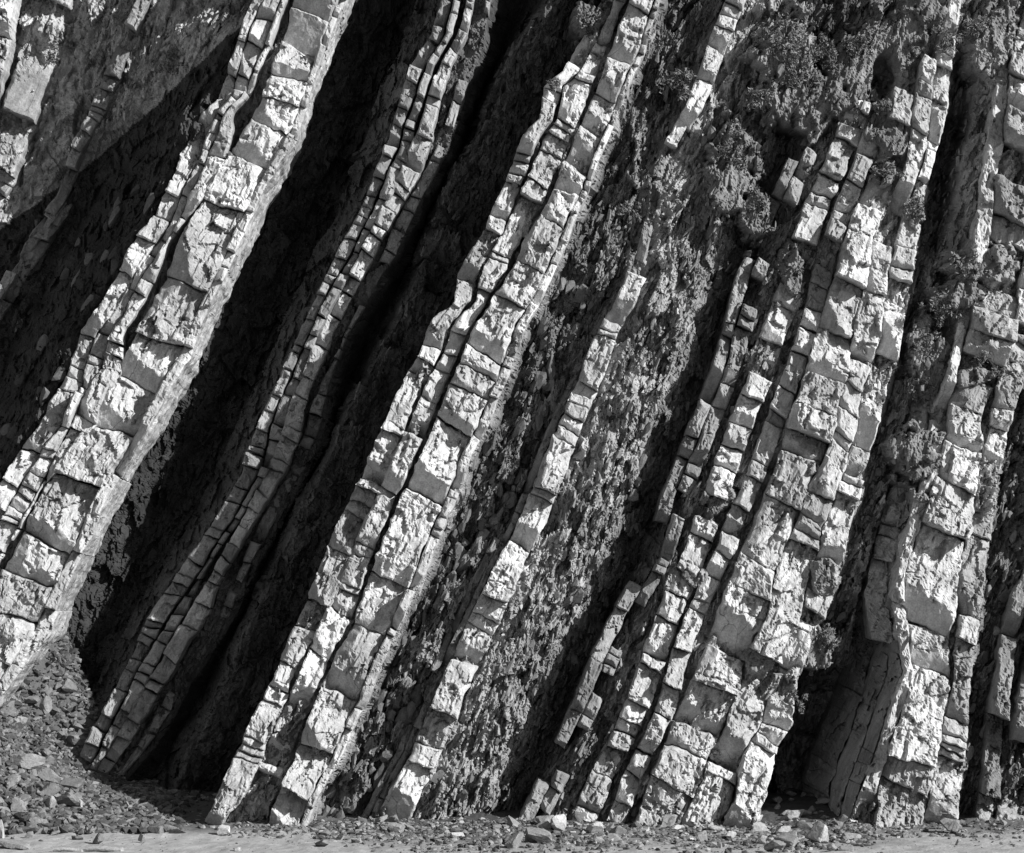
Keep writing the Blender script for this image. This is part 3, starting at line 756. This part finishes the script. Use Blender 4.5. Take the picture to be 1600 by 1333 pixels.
# the many alike stones of the scree and of the rubble line
AREAS = [
    ('angular slab on the scree heap at lower left', 'slabs of the lower left scree heap', 105, (-10, 135), (1060, 1300), (.07, .28), [M_RUB, M_DARKB, M_DARKB, M_DARKB]),
    ('stone on the floor of the black left gully', 'stones on the floor of the black gully', 20, (150, 330), (1235, 1300), (.05, .16), [M_RUB, M_DARKB]),
    ('stone in the rubble left of the broken grey bed', 'stones of the middle rubble line', 55, (500, 860), (1282, 1328), (.05, .2), [M_RUB, M_RUB, M_GREY]),
    ('stone in the rubble below the ladder beds and broad bed', 'stones of the right rubble line', 80, (840, 1330), (1272, 1331), (.06, .24), [M_RUB, M_PALE, M_GREY]),
    ('flat slab on the floor of the shadowed right hand gully', 'slabs in the right hand gully', 14, (1215, 1325), (1240, 1290), (.06, .16), [M_RUB, M_DARKB]),
    ('stone on the sand at the right end of the beach', 'stones at the right end of the beach', 14, (1470, 1600), (1285, 1325), (.04, .12), [M_RUB, M_GREY]),
]
for lab, grp, cnt, (ua_, ub_), (va_, vb_), (s0, s1), ms_ in AREAS:
    rr = random.Random(lab)
    pool = [stone_mesh(k, (1, rr.uniform(.5, .9), rr.uniform(.35, .6)), (rr.uniform(-.3, .3), rr.uniform(-.4, .4), 0), ms_[k % len(ms_)]) for k in range(10)]
    for i in range(cnt):
        p = cam_ground(rr.uniform(ua_, ub_), rr.uniform(va_, vb_))
        s = s0 + (s1 - s0) * rr.random() ** 2.4
        o = obj('boulder', rr.choice(pool), None, (p[0], p[1], p[2] - s * .08))
        o.scale = (s, s, s * rr.uniform(.8, 1.3)); o.rotation_euler = (rr.uniform(-.5, .5), rr.uniform(-.6, .3), rr.uniform(0, 6.28))
        tone_ = {'pale_stone': 'pale', 'grey_siltstone': 'light grey', 'dark_siltstone': 'dark', 'rubble_stone': 'mid grey'}[o.data.materials[0].name]
        size_ = 'large' if s > s0 + .45 * (s1 - s0) else ('small' if s < s0 + .12 * (s1 - s0) else 'medium')
        o['label'] = size_ + ' ' + tone_ + ' ' + lab; o['category'] = 'stone'; o['group'] = size_ + ' ' + tone_ + ' ' + grp

def scatter_small(name, label, pts, sizes, material, flat=.6, variants=SMALL, tip=.6):
    vs, ts, n = [], [], 0
    r = np.random.default_rng(len(pts))
    for p, s in zip(pts, sizes):
        co, tr = variants[r.integers(len(variants))]
        a = r.uniform(0, 6.28); ca, sa = math.cos(a), math.sin(a)
        c = co * np.array([s, s * r.uniform(.5, .9), s * r.uniform(.3, flat + .2)])
        t = r.uniform(-tip, tip); c = np.stack([c[:, 0], c[:, 1] * math.cos(t) - c[:, 2] * math.sin(t), c[:, 1] * math.sin(t) + c[:, 2] * math.cos(t)], 1)
        c = np.stack([c[:, 0] * ca - c[:, 1] * sa, c[:, 0] * sa + c[:, 1] * ca, c[:, 2]], 1)
        vs.append(c + p); ts.append(tr + n); n += len(c)
    me = tri_mesh(name, np.concatenate(vs), np.concatenate(ts), material)
    tn = np.concatenate([np.full(len(c_), t_) for c_, t_ in zip(vs, .05 + (.17 if name == 'scree' else .26) * r.random(len(vs)) ** 1.6)])
    at_ = me.attributes.new('tone', 'FLOAT', 'POINT'); at_.data.foreach_set('value', tn.astype(np.float32))
    o = obj(name, me)
    o['kind'] = 'stuff'; o['label'] = label
    return o
r = np.random.default_rng(4)
n = 9000
xs = r.uniform(-10, 10, n); ys = np.minimum(3.6, np.where((xs > -6.4) & (xs < -4.2), r.uniform(0, 3, n), 0) + .2 - np.abs(r.normal(0, .75, n)) + np.where(xs < -5, r.uniform(0, 3.2, n), r.uniform(0, .7, n)))
sz = .012 + .075 * r.random(n) ** 3
xs2 = r.uniform(-3.0, 5.5, 7500); ys2 = .3 - np.abs(r.normal(0, 2.1, 7500)) * np.interp(xs2, [-3, -1, 4.6, 5.5], [.3, 1, 1, .3]); sz2 = .014 + .085 * r.random(7500) ** 2.8
xs, ys, sz = np.concatenate([xs, xs2]), np.concatenate([ys, ys2]), np.concatenate([sz, sz2])
scatter_small('rubble', 'small broken stones strewn along the foot of the cliff', np.stack([xs, ys, ground_z(xs, ys) + sz * .1], 1), sz, M_LOOSE, .6, SMALL, .9)
n = 15000
xs = r.uniform(-9.8, -5.0, n); ys = r.uniform(-.75, 4.3, n)
sz = (.018 + .12 * r.random(n) ** 3) * np.where(ys < .3, 1.15, 1)
m2 = 11000
xs = np.concatenate([xs, r.uniform(-8.8, -5.6, m2)]); ys = np.concatenate([ys, r.uniform(1.4, 4.5, m2)]); sz = np.concatenate([sz, .02 + .11 * r.random(m2) ** 3])
scatter_small('scree', 'loose shale fragments of the heap at lower left', np.stack([xs, ys, ground_z(xs, ys) + sz * .25], 1), sz, M_LOOSE, .5, SMALL, 1.3)
n = 2600
xs = r.uniform(-10, 10, n); ys = r.uniform(-9, -.2, n)
sz = .008 + .022 * r.random(n) ** 3
scatter_small('pebbles', 'scattered pebbles on the beach sand', np.stack([xs, ys, ground_z(xs, ys) + sz * .1], 1), sz, M_LOOSE)

# driftwood: one long plank at the bottom edge with a second behind it
def log(x0, x1, y, z, rad, label):
    ns, nl = 12, 26
    t = np.linspace(0, 1, nl); a = np.linspace(0, 2 * math.pi, ns, endpoint=False)
    T, A = np.meshgrid(t, a, indexing='ij')
    rr_ = rad * (1 + .12 * fbm(T * 6, A * 1.5, 5, 3)) * (1 - .18 * T)
    X = (x0 - x1) * .5 + (x1 - x0) * T + .02 * np.cos(A); Y = rr_ * np.cos(A) * 1.2; Z = rr_ * np.sin(A) * .8 + .01 * np.sin(T * 5)
    co = np.stack([X, Y, Z], -1).reshape(-1, 3)
    ii = np.arange(nl * ns).reshape(nl, ns)
    q = np.stack([ii[:-1], ii[1:], np.roll(ii, -1, 1)[1:], np.roll(ii, -1, 1)[:-1]], -1).reshape(-1, 4)
    caps = [[ii[0, 0], ii[0, k + 1], ii[0, k]] for k in range(1, ns - 1)] + [[ii[-1, 0], ii[-1, k], ii[-1, k + 1]] for k in range(1, ns - 1)]
    o = obj('driftwood', quads_mesh('driftwood', co, q, M_WOOD, caps), None, ((x0 + x1) / 2, y, z + rad * .5))
    o['label'] = label; o['category'] = 'driftwood'; o['group'] = 'driftwood on the sand'
    return o
p = cam_ground(158, 1330)
log(p[0] - .30, p[0] + .30, p[1], ground_z(p[0], p[1]), .055, 'pale ended driftwood log lying on the sand at the bottom left')
p = cam_ground(108, 1331)
log(p[0] - .22, p[0] + .18, p[1] + .1, ground_z(p[0], p[1]), .04, 'darker log end just left of the pale ended driftwood')

# ------------------------------------------------------------------ chips and plates of shale standing in the soft bands (parts of the cliff)
rr = random.Random(77)
def plate_mesh(seed, w, h, t, material):
    co, tr = polyhedron(seed, 2, 12, rough=.03)
    return tri_mesh('shale_chunk', co * np.array([w, t, h]), tr, material)
PL = [plate_mesh(500 + i, rr.uniform(.6, 1), rr.uniform(1.2, 2.0), rr.uniform(.6, 1), M_PLATE) for i in range(12)]
def band_pt(Lf, Rf, v):
    a = rr.random(); return float(Lf(v) * (1 - a) + Rf(v) * a)
spots = []
for _ in range(120): v = rr.uniform(430, 1290); spots.append((band_pt(off(B3R, 10), off(T4L, -26), v), v, rr.uniform(.06, .17)))
for _ in range(60): v = rr.uniform(100, 1280); spots.append((band_pt(off(T4R, 10), off(C5C, -45), v), v, rr.uniform(.04, .13)))
for _ in range(35): v = rr.uniform(380, 1000); spots.append((band_pt(off(B6R, 8), off(B8L, -10), v), v, rr.uniform(.04, .11)))
for _ in range(25): v = rr.uniform(700, 1280); spots.append((band_pt(off(B8R, 8), off(B8R, 70), v), v, rr.uniform(.05, .12)))
for _ in range(45): v = rr.uniform(250, 800); spots.append((band_pt(lambda q: -20 + 0 * q, off(B1L, -10), v), v, rr.uniform(.05, .16)))
su = np.array([s[0] for s in spots]); sv = np.array([s[1] for s in spots])
sdp = np.array([float(depth_field(np.array([[a]]), np.array([[b]]))[0][0, 0]) for a, b in zip(su, sv)])
sp = place(su, sv, sdp - .04)
for (a, b, s), p in zip(spots, sp):
    o = obj('shale_chunk', rr.choice(PL), cliff, p)
    o.scale = (s, s, s); o.rotation_euler = (rr.uniform(-.5, .3), math.radians(rr.uniform(12, 34)), rr.uniform(-.7, .7))

# loose chips hanging on the soft bands: too many to count
def chips(n, seed):
    q = np.random.default_rng(seed)
    u = q.uniform(-5, 1605, n * 3); v = q.uniform(-5, 1290, n * 3)
    iu = np.clip(np.searchsorted(ua, u), 0, len(ua) - 1); iv = np.clip(np.searchsorted(va, v), 0, len(va) - 1)
    ro = RO[iv, iu]; dd = D[iv, iu]; base = D0F[iv, iu]
    keep = (q.random(n * 3) < np.clip((ro - .38) * 1.9, 0, 1)) & (dd < 2.3)
    for L_, R_ in [(B1L, B1R), (B2L, B2R), (B3L, B3R), (T4L, T4R), (B6L, B6R), (B8L, B8R)]:
        keep &= ~((u > L_(v) - 4) & (u < R_(v) + 3))
    u, v, dd = u[keep][:n], v[keep][:n], dd[keep][:n]
    P_ = place(u, v, dd)
    m = len(u)
    s = .009 + .024 * q.random(m) ** 2.5
    co, tr = polyhedron(9, 1, 9)
    import bmesh
    # eight-cornered chip: skewed wedge
    box = np.array([[-1, -1, -1], [1, -1, -1], [1, 1, -1], [-1, 1, -1], [-.55, -.6, 1], [.6, -.75, .8], [.5, .6, 1.1], [-.7, .7, .9]])
    bt = np.array([[0, 2, 1], [0, 3, 2], [4, 5, 6], [4, 6, 7], [0, 1, 5], [0, 5, 4], [1, 2, 6], [1, 6, 5], [2, 3, 7], [2, 7, 6], [3, 0, 4], [3, 4, 7]])
    bb = box[None] * (1 + .45 * q.normal(size=(m, 8, 3)) * .6)
    bb = bb * np.stack([s * q.uniform(.35, .9, m), s * q.uniform(.5, 1.3, m), s * q.uniform(1.2, 3.6, m)], -1)[:, None]
    th = np.radians(q.normal(20, 12, m)); ph = q.normal(0, .45, m); ps = q.uniform(-1.2, 1.2, m)
    def rot(b_, a_, i, j):
        c_, s_ = np.cos(a_)[:, None], np.sin(a_)[:, None]
        x_, y_ = b_[..., i].copy(), b_[..., j].copy()
        b_[..., i] = x_ * c_ + y_ * s_; b_[..., j] = -x_ * s_ + y_ * c_
    rot(bb, ps, 0, 1); rot(bb, ph, 1, 2); rot(bb, th, 0, 2)
    vs = (bb + P_[:, None]).reshape(-1, 3)
    ts = (bt[None] + 8 * np.arange(m)[:, None, None]).reshape(-1, 3)
    me = tri_mesh('shale_chips', vs, ts, M_SHALE)
    a_ = me.attributes.new('tone', 'FLOAT', 'POINT')
    t_ = TO[np.clip(np.searchsorted(va, v), 0, len(va) - 1), np.clip(np.searchsorted(ua, u), 0, len(ua) - 1)] * q.uniform(.75, 1.4, m)
    a_.data.foreach_set('value', np.repeat(t_, 8).astype(np.float32))
    o = obj('shale_chips', me); o['kind'] = 'stuff'; o['label'] = 'loose shale chips hanging on the soft bands of the cliff'
chips(42000, 3)

# ------------------------------------------------------------------ scrub
def tuft(u, v, rad, label, n=260, hang=.35, leaf=.03):
    q = np.random.default_rng(int(u * 7 + v))
    d = float(depth_field(np.array([[u]]), np.array([[float(v)]]))[0][0, 0])
    c = place(u, v, d)
    g = q.normal(size=(n, 3)); g /= np.linalg.norm(g, axis=1)[:, None]
    lump = 1 + .5 * np.sin(g[:, 0] * 5 + u) * np.cos(g[:, 2] * 4 + v)
    nk = max(5, int(n / 45)); ck = q.normal(size=(nk, 3)); ck /= np.linalg.norm(ck, axis=1)[:, None]
    ck *= (q.random(nk)[:, None] ** .5) * np.array([rad * 1.15, rad * .5, rad * 1.05])
    w_ = q.integers(nk, size=n)
    pts = ck[w_] + g * (q.random(n)[:, None] ** .5) * rad * q.uniform(.15, .42, nk)[w_][:, None]
    pts[:, 2] -= hang * rad * q.random(n)
    nrm = q.normal(size=(n, 3)) + np.array([.3, -.6, .5]); nrm /= np.linalg.norm(nrm, axis=1)[:, None]
    a = np.cross(nrm, q.normal(size=(n, 3))); a /= np.linalg.norm(a, axis=1)[:, None]
    b = np.cross(nrm, a)
    L_ = leaf * q.uniform(.6, 1.5, n)[:, None]; W_ = L_ * .33
    vs = np.stack([pts - a * L_, pts - b * W_, pts + a * L_ * 1.1, pts + b * W_], 1).reshape(-1, 3)
    qs = np.arange(n * 4).reshape(n, 4)
    t = thing('scrub_plant', label, 'plant', c, 'scrub plants rooted in the cliff')
    f = obj('leaves', quads_mesh('leaves', vs, qs, M_LEAF), t)
    # woody stems
    sv_, sq_ = [], []
    for k in range(9):
        e = pts[q.integers(n)] * .8; w = .008
        s0_ = np.array([0, .12, rad * .5]); base_ = len(sv_)
        for pnt, ww in ((s0_, w), (e, w * .4)):
            sv_ += [pnt + np.array([-ww, 0, 0]), pnt + np.array([ww * .5, -ww, 0]), pnt + np.array([ww * .5, ww, 0])]
        for j in range(3):
            sq_.append([base_ + j, base_ + (j + 1) % 3, base_ + 3 + (j + 1) % 3, base_ + 3 + j])
    obj('stem', quads_mesh('stem', np.array(sv_), sq_, M_WOOD), t)
    return t
TUFTS = [
    (1225, 60, .42, 'largest hanging mass of scrub near the top, right of centre', 1500), (1245, 110, .36, 'scrub hanging directly below the largest mass near the top', 1000),
    (1285, 75, .3, 'dark bushy plant right of the largest hanging scrub', 700), (1190, 150, .25, 'scrub clump on the shale below left of the largest hanging mass', 500),
    (1150, 225, .28, 'scrub clump right of the uppermost blocks of the narrow pale bed', 600), (1180, 310, .26, 'scrub clump left of the grey block high on the broken bed', 500),
    (1395, 165, .26, 'scrub clump below the dark hollow at upper right', 500), (1385, 268, .22, 'low plants on the ledge of the broad pale bed', 500),
    (1430, 320, .22, 'scrub on the right rim of the broad pale bed near its top', 400), (1450, 540, .28, 'leafy clump right of the broad pale bed at upper third', 700),
    (1470, 480, .3, 'leafy clump just above the shadowed gap left of the massive bed', 700), (1520, 420, .26, 'scrub growing on the massive right bed near its top', 500),
    (1545, 570, .26, 'scrub on a ledge of the massive right bed', 400), (1440, 600, .2, 'small plant in the shaded gap left of the massive bed', 300),
    (1240, 430, .18, 'small plant beside the dark crack of the ladder beds', 300), (1345, 60, .3, 'dense scrub left of the pale pinnacles at the top right', 600),
    (1480, 60, .3, 'scrub on the brow at top right beside the thin column', 600), (1540, 40, .34, 'scrub on the slope near the top right corner', 700),
    (930, 30, .26, 'tangle of plants on the head of the central bed', 600), (867, 128, .14, 'tuft of dry plants beneath the round hollow of the central bed', 260),
    (800, 720, .2, 'plants on the dark shale beside the bright block of the central bed', 300), (1130, 760, .22, 'plants between the small blocks of the ladder beds', 350),
    (1290, 1000, .24, 'plants hanging over the top of the right hand gully', 500), (1240, 1090, .2, 'small plants on the left rim of the right hand gully', 300),
    (985, 330, .2, 'scrub in the shale right of the central bed', 300), (1060, 120, .3, 'scrub mass between the central bed and the narrow pale bed near the top', 600),
    (50, 30, .3, 'dry turf clump at the upper left corner slope', 500), (260, 70, .3, 'dry turf clump on the lit slope left of the thick bed', 500),
    (130, 60, .26, 'dry turf clump between the thin bed and the corner', 400),
]
for u, v, rad, lab, n in TUFTS:
    tuft(u, v, rad * .95, lab, int(n * 1.0))
